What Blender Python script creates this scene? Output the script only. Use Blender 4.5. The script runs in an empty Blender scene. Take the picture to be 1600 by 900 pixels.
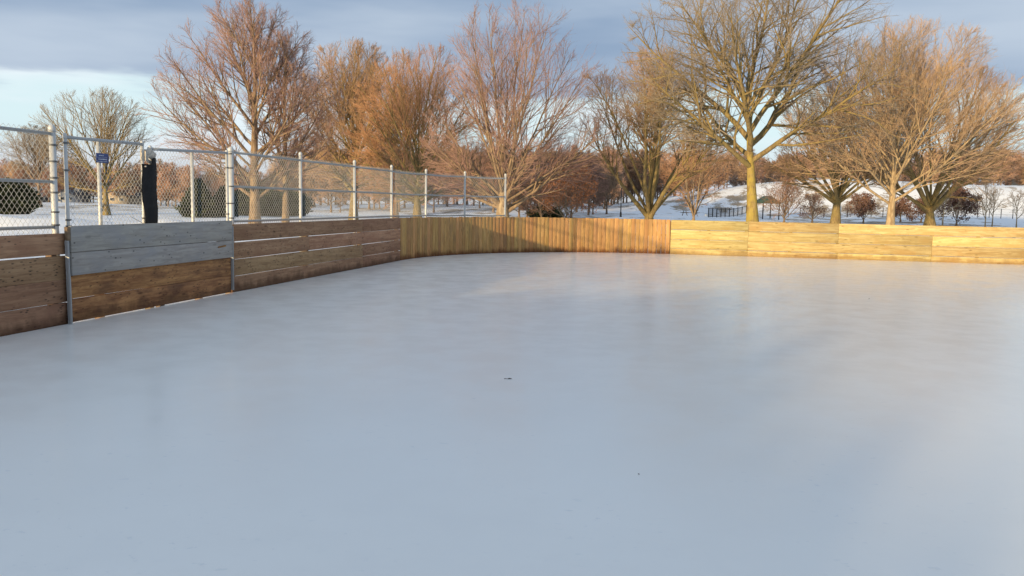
import bpy, math, random
import numpy as np
from mathutils import Vector, Matrix, Quaternion

SC = bpy.context.scene
COL = SC.collection
R = math.radians
rng = np.random.default_rng(7)
random.seed(7)

# ------------------------------------------------------------------ camera
FPX, PITCH, ROLL, CAMH = 1300.0, R(5.84), R(1.1), 1.6
cam_data = bpy.data.cameras.new("camera")
cam_data.sensor_width = 36.0
cam_data.lens = 36.0 * FPX / 1600.0
cam_data.clip_end = 5000
cam = bpy.data.objects.new("camera", cam_data)
COL.objects.link(cam)
F_ = Vector((0, math.cos(PITCH), -math.sin(PITCH)))
U_ = Vector((0, math.sin(PITCH), math.cos(PITCH)))
X_ = Vector((1, 0, 0))
CR = X_ * math.cos(ROLL) + U_ * math.sin(ROLL)
CU = -X_ * math.sin(ROLL) + U_ * math.cos(ROLL)
M3 = Matrix((CR, CU, -F_)).transposed()
cam.matrix_world = Matrix.Translation((0, 0, CAMH)) @ M3.to_4x4()
SC.camera = cam

# ------------------------------------------------------------------ world, sun, exposure
TH = R(11.6)                 # the rink's long axis, turned from +Y towards +X
SUN_AZ = TH + R(24.0)        # the way the sunlight travels
SUN_EL = R(7.1)
world = bpy.data.worlds.new("World")
SC.world = world
world.use_nodes = True


class NT:
    """small helper for node trees"""
    def __init__(s, tree):
        s.t = tree
        tree.nodes.clear()

    def n(s, typ, **kw):
        nd = s.t.nodes.new(typ)
        for k, v in kw.items():
            if k.startswith("i_"):
                key = k[2:]
                key = int(key) if key.isdigit() else key.replace("_", " ")
                s.put(nd.inputs[key], v)
            else:
                setattr(nd, k, v)
        return nd

    def put(s, sock, v):
        if hasattr(v, "links") or isinstance(v, bpy.types.NodeSocket):
            s.t.links.new(v, sock)
        else:
            sock.default_value = v

    def math(s, op, a, b=None, c=None, clamp=False):
        nd = s.t.nodes.new("ShaderNodeMath")
        nd.operation = op
        nd.use_clamp = clamp
        s.put(nd.inputs[0], a)
        if b is not None: s.put(nd.inputs[1], b)
        if c is not None: s.put(nd.inputs[2], c)
        return nd.outputs[0]

    def mix(s, fac, a, b, blend="MIX"):
        nd = s.t.nodes.new("ShaderNodeMix")
        nd.data_type = "RGBA"
        nd.blend_type = blend
        s.put(nd.inputs[0], fac)
        s.put(nd.inputs[6], a if not isinstance(a, tuple) or len(a) == 4 else (*a, 1))
        s.put(nd.inputs[7], b if not isinstance(b, tuple) or len(b) == 4 else (*b, 1))
        return nd.outputs[2]

    def noise(s, vec, scale, detail=4, rough=0.55, dist=0.0):
        nd = s.t.nodes.new("ShaderNodeTexNoise")
        if vec is not None: s.put(nd.inputs["Vector"], vec)
        nd.inputs["Scale"].default_value = scale
        nd.inputs["Detail"].default_value = detail
        nd.inputs["Roughness"].default_value = rough
        nd.inputs["Distortion"].default_value = dist
        return nd.outputs[0]

    def maprange(s, v, a, b, c=0.0, d=1.0, smooth=True):
        nd = s.t.nodes.new("ShaderNodeMapRange")
        nd.interpolation_type = "SMOOTHSTEP" if smooth else "LINEAR"
        s.put(nd.inputs[0], v)
        for i, q in enumerate((a, b, c, d)): nd.inputs[i + 1].default_value = q
        return nd.outputs[0]

    def mapping(s, vec, scale=(1, 1, 1), loc=(0, 0, 0)):
        nd = s.t.nodes.new("ShaderNodeMapping")
        s.put(nd.inputs[0], vec)
        s.put(nd.inputs[1], loc)
        nd.inputs[3].default_value = scale
        return nd.outputs[0]


w = NT(world.node_tree)
sky = w.n("ShaderNodeTexSky", sky_type="NISHITA", sun_disc=False)
sky.sun_elevation = SUN_EL
sky.sun_rotation = SUN_AZ + math.pi
sky.air_density = 1.0
sky.dust_density = 0.6
sky.ozone_density = 1.2
wtc = w.n("ShaderNodeTexCoord").outputs["Generated"]
wz = w.n("ShaderNodeSeparateXYZ", i_0=wtc).outputs[2]
# a stratus deck over the whole sky with a clear gap all along the horizon
wn1 = w.noise(w.mapping(wtc, (2.2, 2.2, 14)), 1.6, 5, 0.55)
wn2 = w.noise(w.mapping(wtc, (1.6, 1.6, 9)), 1.7, 4, 0.5)
edge = w.math("ADD", wz, w.math("MULTIPLY", w.math("SUBTRACT", wn1, 0.5), 0.10))
deck = w.maprange(edge, 0.108, 0.130)
deck_col = w.mix(w.maprange(wn2, 0.22, 0.72), (2.45, 3.4, 4.85), (4.6, 5.45, 6.55))
gap_cloud = w.math("MULTIPLY", w.maprange(wn2, 0.45, 0.62), w.maprange(wz, 0.0, 0.06))
gap_col = w.mix(w.math("MULTIPLY", gap_cloud, 0.8), w.mix(0.9, sky.outputs[0], (6.7, 8.4, 8.9)), (7.6, 8.3, 8.8))
gap_col = w.mix(w.maprange(wz, 0.085, 0.0), gap_col, (5.6, 5.8, 6.5))
bg = w.n("ShaderNodeBackground", i_0=w.mix(deck, gap_col, deck_col))
bg.inputs[1].default_value = 0.1
w.t.links.new(bg.outputs[0], w.n("ShaderNodeOutputWorld").inputs[0])

sun_data = bpy.data.lights.new("sun", "SUN")
sun_data.energy = 5.0
sun_data.angle = R(0.9)
sun_data.color = (1.0, 0.76, 0.42)
sun = bpy.data.objects.new("sun", sun_data)
COL.objects.link(sun)
sd = Vector((math.sin(SUN_AZ) * math.cos(SUN_EL), math.cos(SUN_AZ) * math.cos(SUN_EL), -math.sin(SUN_EL)))
sun.rotation_euler = sd.to_track_quat("-Z", "Y").to_euler()
sun.location = (-30, -40, 20)

SC.view_settings.view_transform = "Standard"
SC.view_settings.look = "None"
SC.view_settings.exposure = 0.17
SC.view_settings.gamma = 1.0
SC.render.engine = "CYCLES"
SC.cycles.max_bounces = 5
SC.cycles.diffuse_bounces = 2
SC.cycles.glossy_bounces = 3
SC.cycles.transparent_max_bounces = 8
try:
    SC.cycles.use_denoising = True
    SC.cycles.use_adaptive_sampling = True
    SC.cycles.adaptive_threshold = 0.02
except Exception:
    pass

# ------------------------------------------------------------------ helpers
UV = Vector((math.sin(TH), math.cos(TH), 0))     # along the rink
VV = Vector((math.cos(TH), -math.sin(TH), 0))    # across the rink
WALL_V, END_U, CRAD = -7.46, 28.5, 7.0
CEN = (21.35, -0.46)                             # centre of the rounded corner


def rk(u, v, z=0.0):
    return UV * u + VV * v + Vector((0, 0, z))


def arc(a, r=CRAD):
    """u, v on the rounded corner; a = 0 at the long wall, 90 degrees at the end wall"""
    return CEN[0] + r * math.sin(a), CEN[1] - r * math.cos(a)


def at(px, py, depth):
    """a place in the world that lies on the photograph's pixel at that distance"""
    d = CR * ((px - 800) / FPX) - CU * ((py - 450) / FPX) + F_
    return Vector((0, 0, CAMH)) + d * (depth / d.y)


def hash01(*k):
    return random.Random(str(k)).random()


def smooth(a, b, x):
    t = np.clip((x - a) / (b - a), 0, 1)
    return t * t * (3 - 2 * t)


def link(name, me, mat=None, parent=None):
    o = bpy.data.objects.new(name, me)
    COL.objects.link(o)
    if mat is not None and me is not None and not me.materials:
        me.materials.append(mat)
    if parent is not None: o.parent = parent
    return o


def mesh_np(name, verts, faces, shade=False):
    """verts (n,3), faces (m,k) with k constant or a list of such arrays"""
    me = bpy.data.meshes.new(name)
    fl = faces if isinstance(faces, list) else [faces]
    fl = [np.asarray(f, dtype=np.int32) for f in fl if len(f)]
    verts = np.asarray(verts, dtype=np.float32)
    me.vertices.add(len(verts))
    me.vertices.foreach_set("co", verts.ravel())
    loops = np.concatenate([f.ravel() for f in fl])
    tot = np.concatenate([np.full(len(f), f.shape[1], dtype=np.int32) for f in fl])
    start = np.concatenate([[0], np.cumsum(tot)[:-1]]).astype(np.int32)
    me.loops.add(len(loops))
    me.loops.foreach_set("vertex_index", loops)
    me.polygons.add(len(tot))
    me.polygons.foreach_set("loop_start", start)
    me.polygons.foreach_set("loop_total", tot)
    if shade: me.polygons.foreach_set("use_smooth", np.ones(len(tot), dtype=bool))
    me.update(calc_edges=True)
    return me


class MB:
    """collects geometry for ONE mesh object"""
    def __init__(s):
        s.v, s.q, s.t, s.n = [], [], [], 0

    def add(s, v, q=None, t=None):
        v = np.asarray(v, dtype=np.float64).reshape(-1, 3)
        if q is not None and len(q): s.q.append(np.asarray(q) + s.n)
        if t is not None and len(t): s.t.append(np.asarray(t) + s.n)
        s.v.append(v)
        s.n += len(v)
        return s

    def build(s, name, mat, parent=None, shade=False):
        f = []
        if s.q: f.append(np.concatenate(s.q))
        if s.t: f.append(np.concatenate(s.t))
        return link(name, mesh_np(name, np.concatenate(s.v), f, shade), mat, parent)

    def box(s, c, size, rot=None, bev=0.0):
        v, q, t = chamfer_box(size, bev)
        if rot is not None: v = v @ np.array(rot.to_3x3()).T
        return s.add(v + np.array(c), q, t)

    def tube(s, pts, rad, sides=8, caps=True):
        pts = np.asarray([tuple(p) for p in pts], dtype=float)
        rad = np.full(len(pts), rad) if np.isscalar(rad) else np.asarray(rad)
        v, q = tubes(pts[None], rad[None], sides)
        s.add(v, q)
        if caps:
            k = len(pts)
            b = s.n - k * sides
            e = s.n - sides
            tri = [(b, b + i + 1, b + i) for i in range(1, sides - 1)] + [(e, e + i, e + i + 1) for i in range(1, sides - 1)]
            s.t.append(np.array(tri))
        return s


def chamfer_box(size, b=0.0):
    x, y, z = (q / 2 for q in size)
    if b <= 0:
        v = np.array([(i, j, k) for i in (-x, x) for j in (-y, y) for k in (-z, z)])
        q = np.array([(0, 1, 3, 2), (4, 6, 7, 5), (0, 4, 5, 1), (2, 3, 7, 6), (0, 2, 6, 4), (1, 5, 7, 3)])
        return v, q, []
    v, idx = [], {}
    for si in (-1, 1):
        for sj in (-1, 1):
            for sk in (-1, 1):
                for a in range(3):
                    p = [si * (x - b), sj * (y - b), sk * (z - b)]
                    p[a] = (si * x, sj * y, sk * z)[a]
                    idx[si, sj, sk, a] = len(v)
                    v.append(p)
    q, t = [], []
    v = np.array(v)

    def addq(ids):
        p = v[ids]
        nrm = np.cross(p[1] - p[0], p[2] - p[0])
        if np.dot(nrm, p.mean(0)) < 0: ids = ids[::-1]
        q.append(ids) if len(ids) == 4 else t.append(ids)
    S = (-1, 1)
    for a in range(3):
        o1, o2 = [k for k in range(3) if k != a]
        for s_ in S:
            ids = []
            for (p1, p2) in ((-1, -1), (1, -1), (1, 1), (-1, 1)):
                k = [0, 0, 0]
                k[a], k[o1], k[o2] = s_, p1, p2
                ids.append(idx[k[0], k[1], k[2], a])
            addq(ids)
        for p1 in S:
            for p2 in S:
                k0, k1 = [0, 0, 0], [0, 0, 0]
                k0[a], k0[o1], k0[o2] = -1, p1, p2
                k1[a], k1[o1], k1[o2] = 1, p1, p2
                addq([idx[(*k0, o1)], idx[(*k1, o1)], idx[(*k1, o2)], idx[(*k0, o2)]])
    for si in S:
        for sj in S:
            for sk in S:
                addq([idx[si, sj, sk, 0], idx[si, sj, sk, 1], idx[si, sj, sk, 2]])
    return v, np.array(q), np.array(t)


def unit(a):
    return a / np.maximum(np.linalg.norm(a, axis=-1, keepdims=True), 1e-9)


def tubes(pts, rad, sides):
    """pts (n,k,3), rad (n,k) -> verts, quads of n open tubes"""
    n, k, _ = pts.shape
    tan = np.empty_like(pts)
    tan[:, 1:-1] = pts[:, 2:] - pts[:, :-2]
    tan[:, 0] = pts[:, 1] - pts[:, 0]
    tan[:, -1] = pts[:, -1] - pts[:, -2]
    tan = unit(tan)
    mean = unit(pts[:, -1] - pts[:, 0])
    ref = np.where(np.abs(mean[:, 2:3]) < 0.8, np.array([[0, 0, 1.0]]), np.array([[1.0, 0, 0]]))
    n1 = unit(np.cross(tan, ref[:, None, :]))
    n2 = np.cross(tan, n1)
    ang = np.arange(sides) * 2 * np.pi / sides
    v = pts[:, :, None, :] + rad[:, :, None, None] * (np.cos(ang)[None, None, :, None] * n1[:, :, None, :] + np.sin(ang)[None, None, :, None] * n2[:, :, None, :])
    base = (np.arange(n) * k * sides)[:, None, None] + (np.arange(k - 1) * sides)[None, :, None]
    i = np.arange(sides)[None, None, :]
    j = (i + 1) % sides
    q = np.stack([base + i, base + j, base + sides + j, base + sides + i], -1).reshape(-1, 4)
    return v.reshape(-1, 3), q


def spikes(pts, rad):
    """last twigs: three-sided points, pts (n,2,3)"""
    a, b, r = pts[:, 0], pts[:, 1], rad[:, 0]
    d = unit(b - a)
    ref = np.where(np.abs(d[:, 2:3]) < 0.8, np.array([[0, 0, 1.0]]), np.array([[1.0, 0, 0]]))
    n1 = unit(np.cross(d, ref))
    n2 = np.cross(d, n1)
    ring = [a + r[:, None] * (math.cos(k) * n1 + math.sin(k) * n2) for k in (0, 2.0944, 4.18879)]
    v = np.stack(ring + [b], 1).reshape(-1, 3)
    o = (np.arange(len(a)) * 4)[:, None]
    t = np.concatenate([o + np.array([[0, 1, 3]]), o + np.array([[1, 2, 3]]), o + np.array([[2, 0, 3]])])
    return v, None, t


def thing(name, label, cat, loc=(0, 0, 0), rotz=0.0, group=None):
    o = bpy.data.objects.new(name, None)
    COL.objects.link(o)
    o.empty_display_size = 0.2
    o.location = loc
    o.rotation_euler = (0, 0, rotz)
    return tag(o, label, cat, group)


def tag(o, label=None, cat=None, group=None, kind=None):
    if label: o["label"] = label
    if cat: o["category"] = cat
    if group: o["group"] = group
    if kind: o["kind"] = kind
    return o


def copy_tree(o, parent=None):
    c = o.copy()
    COL.objects.link(c)
    if parent is not None: c.parent = parent
    for ch in list(o.children): copy_tree(ch, c)
    return c


# ------------------------------------------------------------------ materials
def new_mat(name):
    m = bpy.data.materials.new(name)
    m.use_nodes = True
    t = NT(m.node_tree)
    out = t.n("ShaderNodeOutputMaterial")
    p = t.n("ShaderNodeBsdfPrincipled")
    t.t.links.new(p.outputs[0], out.inputs[0])
    return m, t, p


def bump(t, p, h, strength=0.4, dist=0.01):
    b = t.n("ShaderNodeBump", i_Height=h)
    b.inputs["Strength"].default_value = strength
    b.inputs["Distance"].default_value = dist
    t.t.links.new(b.outputs[0], p.inputs["Normal"])


def wood_mat(name, dark, light, stain=0.0, dots=0.0, knot=0.5, tint=0.25, stain_col=(0.06, 0.025, 0.012), blotch=None, rough=0.75, ds=(7, 13, 0.17, 0.09)):
    """grain runs along the plank's local X"""
    m, t, p = new_mat(name)
    rnd = t.n("ShaderNodeObjectInfo").outputs["Random"]
    tc = t.n("ShaderNodeTexCoord").outputs["Object"]
    off = t.n("ShaderNodeCombineXYZ", i_0=t.math("MULTIPLY", rnd, 91.0), i_1=t.math("MULTIPLY", rnd, 57.0), i_2=t.math("MULTIPLY", rnd, 33.0)).outputs[0]
    vec = t.n("ShaderNodeVectorMath", operation="ADD", i_0=tc, i_1=off).outputs[0]
    warp = t.n("ShaderNodeVectorMath", operation="ADD", i_0=t.mapping(vec, (0.6, 12, 12)), i_1=t.n("ShaderNodeCombineXYZ", i_1=t.math("MULTIPLY", t.noise(t.mapping(vec, (1.4, 4, 4)), 1.0, 3), 3.0)).outputs[0]).outputs[0]
    grain = t.noise(warp, 1.6, 8, 0.62)
    fine = t.noise(t.mapping(vec, (2.0, 90, 90)), 1.0, 3, 0.6)
    c = t.mix(t.maprange(grain, 0.32, 0.68), dark, light)
    c = t.mix(t.math("MULTIPLY", t.maprange(fine, 0.52, 0.75), 0.35), c, tuple(q * 0.5 for q in dark))
    big = t.noise(t.mapping(vec, (1.1, 2.6, 2.6)), 1.3, 4, 0.6)
    if blotch: c = t.mix(t.math("MULTIPLY", t.maprange(big, 0.48, 0.68), 0.75), c, blotch)
    # knots
    vor = t.n("ShaderNodeTexVoronoi", i_Vector=t.mapping(vec, (2.3, 7.5, 7.5)))
    vor.inputs["Scale"].default_value = 1.0
    kn = t.math("MULTIPLY", t.maprange(vor.outputs["Distance"], 0.17, 0.07), knot)
    c = t.mix(kn, c, tuple(q * 0.3 for q in dark))
    if dots:
        v2 = t.n("ShaderNodeTexVoronoi", i_Vector=t.mapping(vec, (ds[0], ds[1], ds[1])))
        v2.inputs["Scale"].default_value = 1.0
        on = t.math("MULTIPLY", t.maprange(v2.outputs["Distance"], ds[2], ds[3]), t.maprange(t.noise(vec, 2.6, 2), 0.40, 0.56))
        c = t.mix(t.math("MULTIPLY", on, dots), c, (0.012, 0.011, 0.012))
    hs = t.n("ShaderNodeHueSaturation", i_Color=c)
    t.put(hs.inputs["Value"], t.maprange(rnd, 0, 1, 1 - tint, 1 + tint, False))
    t.put(hs.inputs["Hue"], t.maprange(t.math("FRACT", t.math("MULTIPLY", rnd, 7.31)), 0, 1, 0.49, 0.512, False))
    c = hs.outputs[0]
    if stain:
        pos = t.n("ShaderNodeNewGeometry").outputs["Position"]
        z = t.n("ShaderNodeSeparateXYZ", i_0=pos).outputs[2]
        wet = t.math("ADD", z, t.math("MULTIPLY", t.math("SUBTRACT", t.noise(t.mapping(pos, (1, 1, 0.5)), 3.5, 5, 0.65), 0.5), -0.42))
        c = t.mix(t.math("MULTIPLY", t.maprange(wet, 0.20, 0.02), stain), c, stain_col)
    t.put(p.inputs["Base Color"], c)
    p.inputs["Roughness"].default_value = rough
    p.inputs["Specular IOR Level"].default_value = 0.25
    bump(t, p, t.math("ADD", t.math("MULTIPLY", grain, 0.6), t.math("ADD", fine, t.math("MULTIPLY", kn, -0.6))), 0.5, 0.004)
    return m


def simple_mat(name, col, rough=0.6, metal=0.0, var=0.12, scale=6.0, bumpd=0.0, spec=0.4, per_object=0.0):
    m, t, p = new_mat(name)
    tc = t.n("ShaderNodeTexCoord").outputs["Object"]
    nz = t.noise(tc, scale, 5, 0.6)
    c = t.mix(t.maprange(nz, 0.3, 0.7), tuple(q * (1 - var) for q in col), tuple(min(1, q * (1 + var)) for q in col))
    if per_object:
        rnd = t.n("ShaderNodeObjectInfo").outputs["Random"]
        hs = t.n("ShaderNodeHueSaturation", i_Color=c)
        t.put(hs.inputs["Value"], t.maprange(rnd, 0, 1, 1 - per_object, 1 + per_object, False))
        t.put(hs.inputs["Hue"], t.maprange(t.math("FRACT", t.math("MULTIPLY", rnd, 5.7)), 0, 1, 0.485, 0.515, False))
        c = hs.outputs[0]
    t.put(p.inputs["Base Color"], c)
    p.inputs["Roughness"].default_value = rough
    p.inputs["Metallic"].default_value = metal
    p.inputs["Specular IOR Level"].default_value = spec
    if bumpd: bump(t, p, nz, 0.6, bumpd)
    return m


def bark_mat(name, dark, light, lichen=None, lich=0.5, scale=5.0):
    m, t, p = new_mat(name)
    tc = t.n("ShaderNodeTexCoord").outputs["Object"]
    a = t.noise(t.mapping(tc, (1, 1, 0.22)), scale * 2.2, 6, 0.65)
    c = t.mix(t.maprange(a, 0.35, 0.66), dark, light)
    if lichen:
        c = t.mix(t.math("MULTIPLY", t.maprange(t.noise(tc, 1.7, 6, 0.7), 0.40, 0.60), lich), c, lichen)
    t.put(p.inputs["Base Color"], c)
    p.inputs["Roughness"].default_value = 0.9
    p.inputs["Specular IOR Level"].default_value = 0.15
    bump(t, p, a, 0.9, 0.03)
    return m


M = {}
M["plank_brown"] = wood_mat("plank_brown", (0.28, 0.152, 0.082), (0.45, 0.27, 0.152), 0.7, 0.75, 0.6, 0.16, blotch=(0.30, 0.16, 0.09), ds=(10, 30, 0.30, 0.14))
M["plank_grey"] = wood_mat("plank_grey", (0.275, 0.25, 0.225), (0.385, 0.355, 0.32), 0, 0.7, 0.3, 0.06, blotch=(0.285, 0.275, 0.275))
M["plank_rust"] = wood_mat("plank_rust", (0.22, 0.095, 0.04), (0.47, 0.24, 0.095), 0.6, 0.7, 0.7, 0.12, blotch=(0.13, 0.06, 0.032), ds=(9, 28, 0.28, 0.14))
M["board_upright"] = wood_mat("board_upright", (0.41, 0.215, 0.075), (0.55, 0.32, 0.128), 0.9, 0.15, 0.45, 0.15, stain_col=(0.15, 0.055, 0.02), blotch=(0.33, 0.19, 0.085))
M["plank_pine"] = wood_mat("plank_pine", (0.39, 0.268, 0.105), (0.58, 0.455, 0.215), 0.55, 0.25, 0.6, 0.17, stain_col=(0.19, 0.085, 0.03), blotch=(0.47, 0.305, 0.115))
M["post_wood"] = wood_mat("post_wood", (0.20, 0.13, 0.08), (0.3, 0.21, 0.13))


def galv(name="galvanised_steel", lo=(0.30, 0.31, 0.315), hi=(0.47, 0.475, 0.475)):
    m, t, p = new_mat(name)
    tc = t.n("ShaderNodeTexCoord").outputs["Object"]
    nz = t.noise(tc, 22, 5, 0.65)
    v = t.n("ShaderNodeTexVoronoi", i_Vector=tc)
    v.inputs["Scale"].default_value = 60
    c = t.mix(nz, lo, hi)
    c = t.mix(t.math("MULTIPLY", v.outputs["Distance"], 0.3), c, (0.36, 0.38, 0.4))
    t.put(p.inputs["Base Color"], c)
    p.inputs["Metallic"].default_value = 0.2
    t.put(p.inputs["Roughness"], t.maprange(nz, 0, 1, 0.35, 0.6))
    return m


M["steel"] = galv()
M["lit_post_steel"] = galv("galvanised_post_lit", (0.46, 0.46, 0.45), (0.68, 0.675, 0.65))  # sunlit look of the posts put into a lighter copy of the steel
M["wire"] = simple_mat("fence_wire", (0.43, 0.435, 0.42), 0.5, 0.15, 0.15, 8)
M["rubber"] = simple_mat("black_rubber", (0.012, 0.012, 0.013), 0.7, 0, 0.3, 9, 0.006, 0.3)
M["sign_blue"] = simple_mat("sign_blue", (0.045, 0.07, 0.20), 0.45, 0, 0.1, 20)
M["sign_white"] = simple_mat("sign_white", (0.55, 0.58, 0.66), 0.5, 0, 0.05, 20)
M["bracket"] = simple_mat("bracket_steel", (0.52, 0.47, 0.4), 0.6, 0.2, 0.3, 30)
M["clamp"] = simple_mat("clamp_dark", (0.16, 0.16, 0.16), 0.5, 0.5, 0.2, 30)


def ice_mat():
    m, t, p = new_mat("rink_ice")
    pos = t.n("ShaderNodeTexCoord").outputs["Object"]
    a = t.noise(pos, 0.35, 5, 0.6)
    b = t.noise(pos, 2.3, 6, 0.62)
    c = t.mix(t.maprange(a, 0.32, 0.68), (0.885, 0.87, 0.83), (0.92, 0.905, 0.865))
    c = t.mix(t.math("MULTIPLY", t.maprange(b, 0.45, 0.75), 0.25), c, (0.83, 0.825, 0.81))
    # shallow flakes and nicks in the flooded surface
    wv = t.n("ShaderNodeVectorMath", operation="ADD", i_0=pos, i_1=t.n("ShaderNodeCombineXYZ", i_0=t.math("MULTIPLY", t.noise(pos, 1.1, 2), 0.6)).outputs[0]).outputs[0]
    fl = t.math("MULTIPLY", t.maprange(t.noise(t.mapping(wv, (1, 1.5, 1)), 13.0, 3, 0.6), 0.635, 0.70), t.maprange(t.noise(pos, 0.7, 4), 0.44, 0.60))
    c = t.mix(t.math("MULTIPLY", fl, 0.45), c, (0.70, 0.73, 0.76))
    t.put(p.inputs["Base Color"], c)
    t.put(p.inputs["Roughness"], t.maprange(b, 0.3, 0.7, 0.4, 0.55))
    p.inputs["IOR"].default_value = 1.31
    p.inputs["Coat Weight"].default_value = 0.8
    p.inputs["Coat IOR"].default_value = 1.33
    t.put(p.inputs["Coat Roughness"], t.maprange(b, 0.3, 0.7, 0.16, 0.27))
    p.inputs["Specular IOR Level"].default_value = 0.5
    hgt = t.math("ADD", t.math("MULTIPLY", t.noise(pos, 3.0, 3, 0.5), 1.0), t.math("ADD", t.math("MULTIPLY", t.noise(pos, 22, 3, 0.5), 0.16), t.math("MULTIPLY", fl, -1.0)))
    bump(t, p, hgt, 0.28, 0.008)
    return m


M["ice"] = ice_mat()


def snow_mat():
    m, t, p = new_mat("snowy_ground")
    pos = t.n("ShaderNodeNewGeometry").outputs["Position"]
    y = t.n("ShaderNodeSeparateXYZ", i_0=pos).outputs[1]
    big = t.noise(t.mapping(pos, (1, 1.0, 1)), 0.035, 5, 0.6)
    mid = t.noise(t.mapping(pos, (1, 0.7, 1)), 0.33, 6, 0.68)
    fine = t.noise(pos, 3.0, 5, 0.7)
    snow = t.mix(mid, (0.84, 0.855, 0.88), (0.90, 0.905, 0.91))
    grass = t.mix(fine, (0.16, 0.105, 0.05), (0.36, 0.25, 0.12))
    k = t.math("ADD", t.math("MULTIPLY", big, 0.55), t.math("ADD", t.math("MULTIPLY", mid, 0.55), t.math("MULTIPLY", fine, 0.22)))
    g = t.math("MULTIPLY", t.maprange(k, 0.67, 0.73), t.maprange(y, 60, 95))
    t.put(p.inputs["Base Color"], t.mix(t.math("MULTIPLY", g, 0.85), snow, grass))
    p.inputs["Roughness"].default_value = 0.85
    p.inputs["Specular IOR Level"].default_value = 0.2
    bump(t, p, t.math("ADD", mid, t.math("MULTIPLY", fine, 0.4)), 0.4, 0.2)
    return m


M["snow"] = snow_mat()

# ------------------------------------------------------------------ the ground
def rink_sd(u, v):
    """signed distance to the rink outline (negative inside), vectorised"""
    du, dv = u - CEN[0], CEN[1] - v
    in_corner = (du > 0) & (dv > 0)
    d_c = np.hypot(np.maximum(du, 0), np.maximum(dv, 0)) - CRAD
    d_s = np.maximum(du, dv) - CRAD
    return np.where(in_corner, d_c, d_s)


def ground_z(x, y):
    x = np.asarray(x, float)
    y = np.asarray(y, float)
    u = x * UV.x + y * UV.y
    v = x * VV.x + y * VV.y
    d = rink_sd(u, v)
    d = np.where((v > 26) | (u < -30), 1.0, d)
    z = -0.06 + 0.10 * smooth(0.15, 1.2, d)
    out = smooth(0.8, 3.0, d)
    z = z + out * (0.05 * np.sin(x * 0.9 + 1.3 * np.sin(y * 0.5)) * np.sin(y * 0.7 + 0.4) + 0.03 * np.sin(x * 2.3) * np.sin(y * 1.9))
    # rise beyond the trees, then the snowy hill on the far side of the park
    z = z + 1.3 * smooth(75, 150, y) * smooth(-60, 10, x)
    hx = smooth(10, 60, x - (y - 150) * 0.25)
    z = z + hx * (5.2 * smooth(114, 131, y) + 0.5 * np.sin(x * 0.06) * smooth(105, 150, y))
    # cleared snow heaped beyond the left boards
    by = 33.5 + 1.2 * np.sin(x * 0.35) + 0.6 * np.sin(x * 1.1)
    bank = np.exp(-((y - by) / 1.3) ** 2) * (0.62 + 0.12 * np.sin(x * 0.9) + 0.08 * np.sin(x * 2.1 + 1))
    z = z + bank * smooth(-10.5, -14.5, x) * smooth(-44, -36, x)
    by2 = 46 + 1.5 * np.sin(x * 0.3)
    z = z + np.exp(-((y - by2) / 2.2) ** 2) * (0.45 + 0.12 * np.sin(x * 0.7)) * smooth(-16, -10, x) * smooth(6, -2, x)
    z = z + 4.0 * smooth(200, 420, y) + 0.25 * np.sin(x * 0.11 + y * 0.07) * smooth(60, 100, y)
    return z


def spaced(lo, hi, fine_lo, fine_hi, step, growth=1.09):
    a = list(np.arange(fine_lo, fine_hi + 1e-6, step))
    s, p = step, a[-1]
    while p < hi:
        s *= growth
        p += s
        a.append(p)
    s, p, b = step, a[0], []
    while p > lo:
        s *= growth
        p -= s
        b.append(p)
    return np.array(b[::-1] + a)


gx = spaced(-900, 900, -30, 40, 0.6)
gy = spaced(-900, 1500, -14, 60, 0.6, 1.05)
GX, GY = np.meshgrid(gx, gy)
GZ = ground_z(GX, GY)
nx, ny = len(gx), len(gy)
ii = (np.arange(ny - 1)[:, None] * nx + np.arange(nx - 1)[None, :]).ravel()
me = mesh_np("ground", np.stack([GX, GY, GZ], -1).reshape(-1, 3), np.stack([ii, ii + 1, ii + nx + 1, ii + nx], -1), True)
tag(link("ground", me, M["snow"]), kind="structure")

# the ice: a flat sheet that follows the boards, its edge turned down
outline = [(-16.0, WALL_V + 0.012)] + [(u, WALL_V + 0.012) for u in np.linspace(-12, CEN[0], 20)]
outline += [arc(a, CRAD - 0.012) for a in np.linspace(R(3), R(90), 30)]
outline += [(CEN[0] + CRAD - 0.012, v) for v in np.linspace(1, 24, 10)] + [(-16.0, 24.0)]
top = [tuple(rk(u, v, 0)) for u, v in outline]
low = [(x, y, -0.2) for x, y, z in top]
n = len(top)
ice_me = bpy.data.meshes.new("rink_ice")
ice_me.from_pydata(top + low, [], [list(range(n))[::-1]] + [[i, (i + 1) % n, n + (i + 1) % n, n + i] for i in range(n)])
ice_me.update()
if ice_me.polygons[0].normal.z < 0: ice_me.flip_normals()
tag(link("rink_ice", ice_me, M["ice"]), "pale blue-grey sheet of rink ice", kind="structure")

# ------------------------------------------------------------------ rink boards
WH = 1.14
TH_ROT = -TH  # local x along VV when rotated so; planks along U use the angle below
ANG_U = math.atan2(UV.y, UV.x)
ANG_V = math.atan2(VV.y, VV.x)


def plank(parent, u0, u1, v, z0, z1, mat, thick=0.038, lean=0.0, along="u", name="plank"):
    """one plank between u0 and u1 (or v0 and v1 when along == 'v')"""
    L = u1 - u0
    vv, q, t = chamfer_box((L, thick, z1 - z0), 0.004)
    o = MB().add(vv, q, t).build(name, mat, parent)
    mid = (u0 + u1) / 2
    o.location = rk(mid, v, (z0 + z1) / 2) if along == "u" else rk(v, mid, (z0 + z1) / 2)
    o.rotation_euler = (lean, (hash01(u0, z0, v) - 0.5) * 0.0035, ANG_U if along == "u" else ANG_V)
    return o


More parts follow.
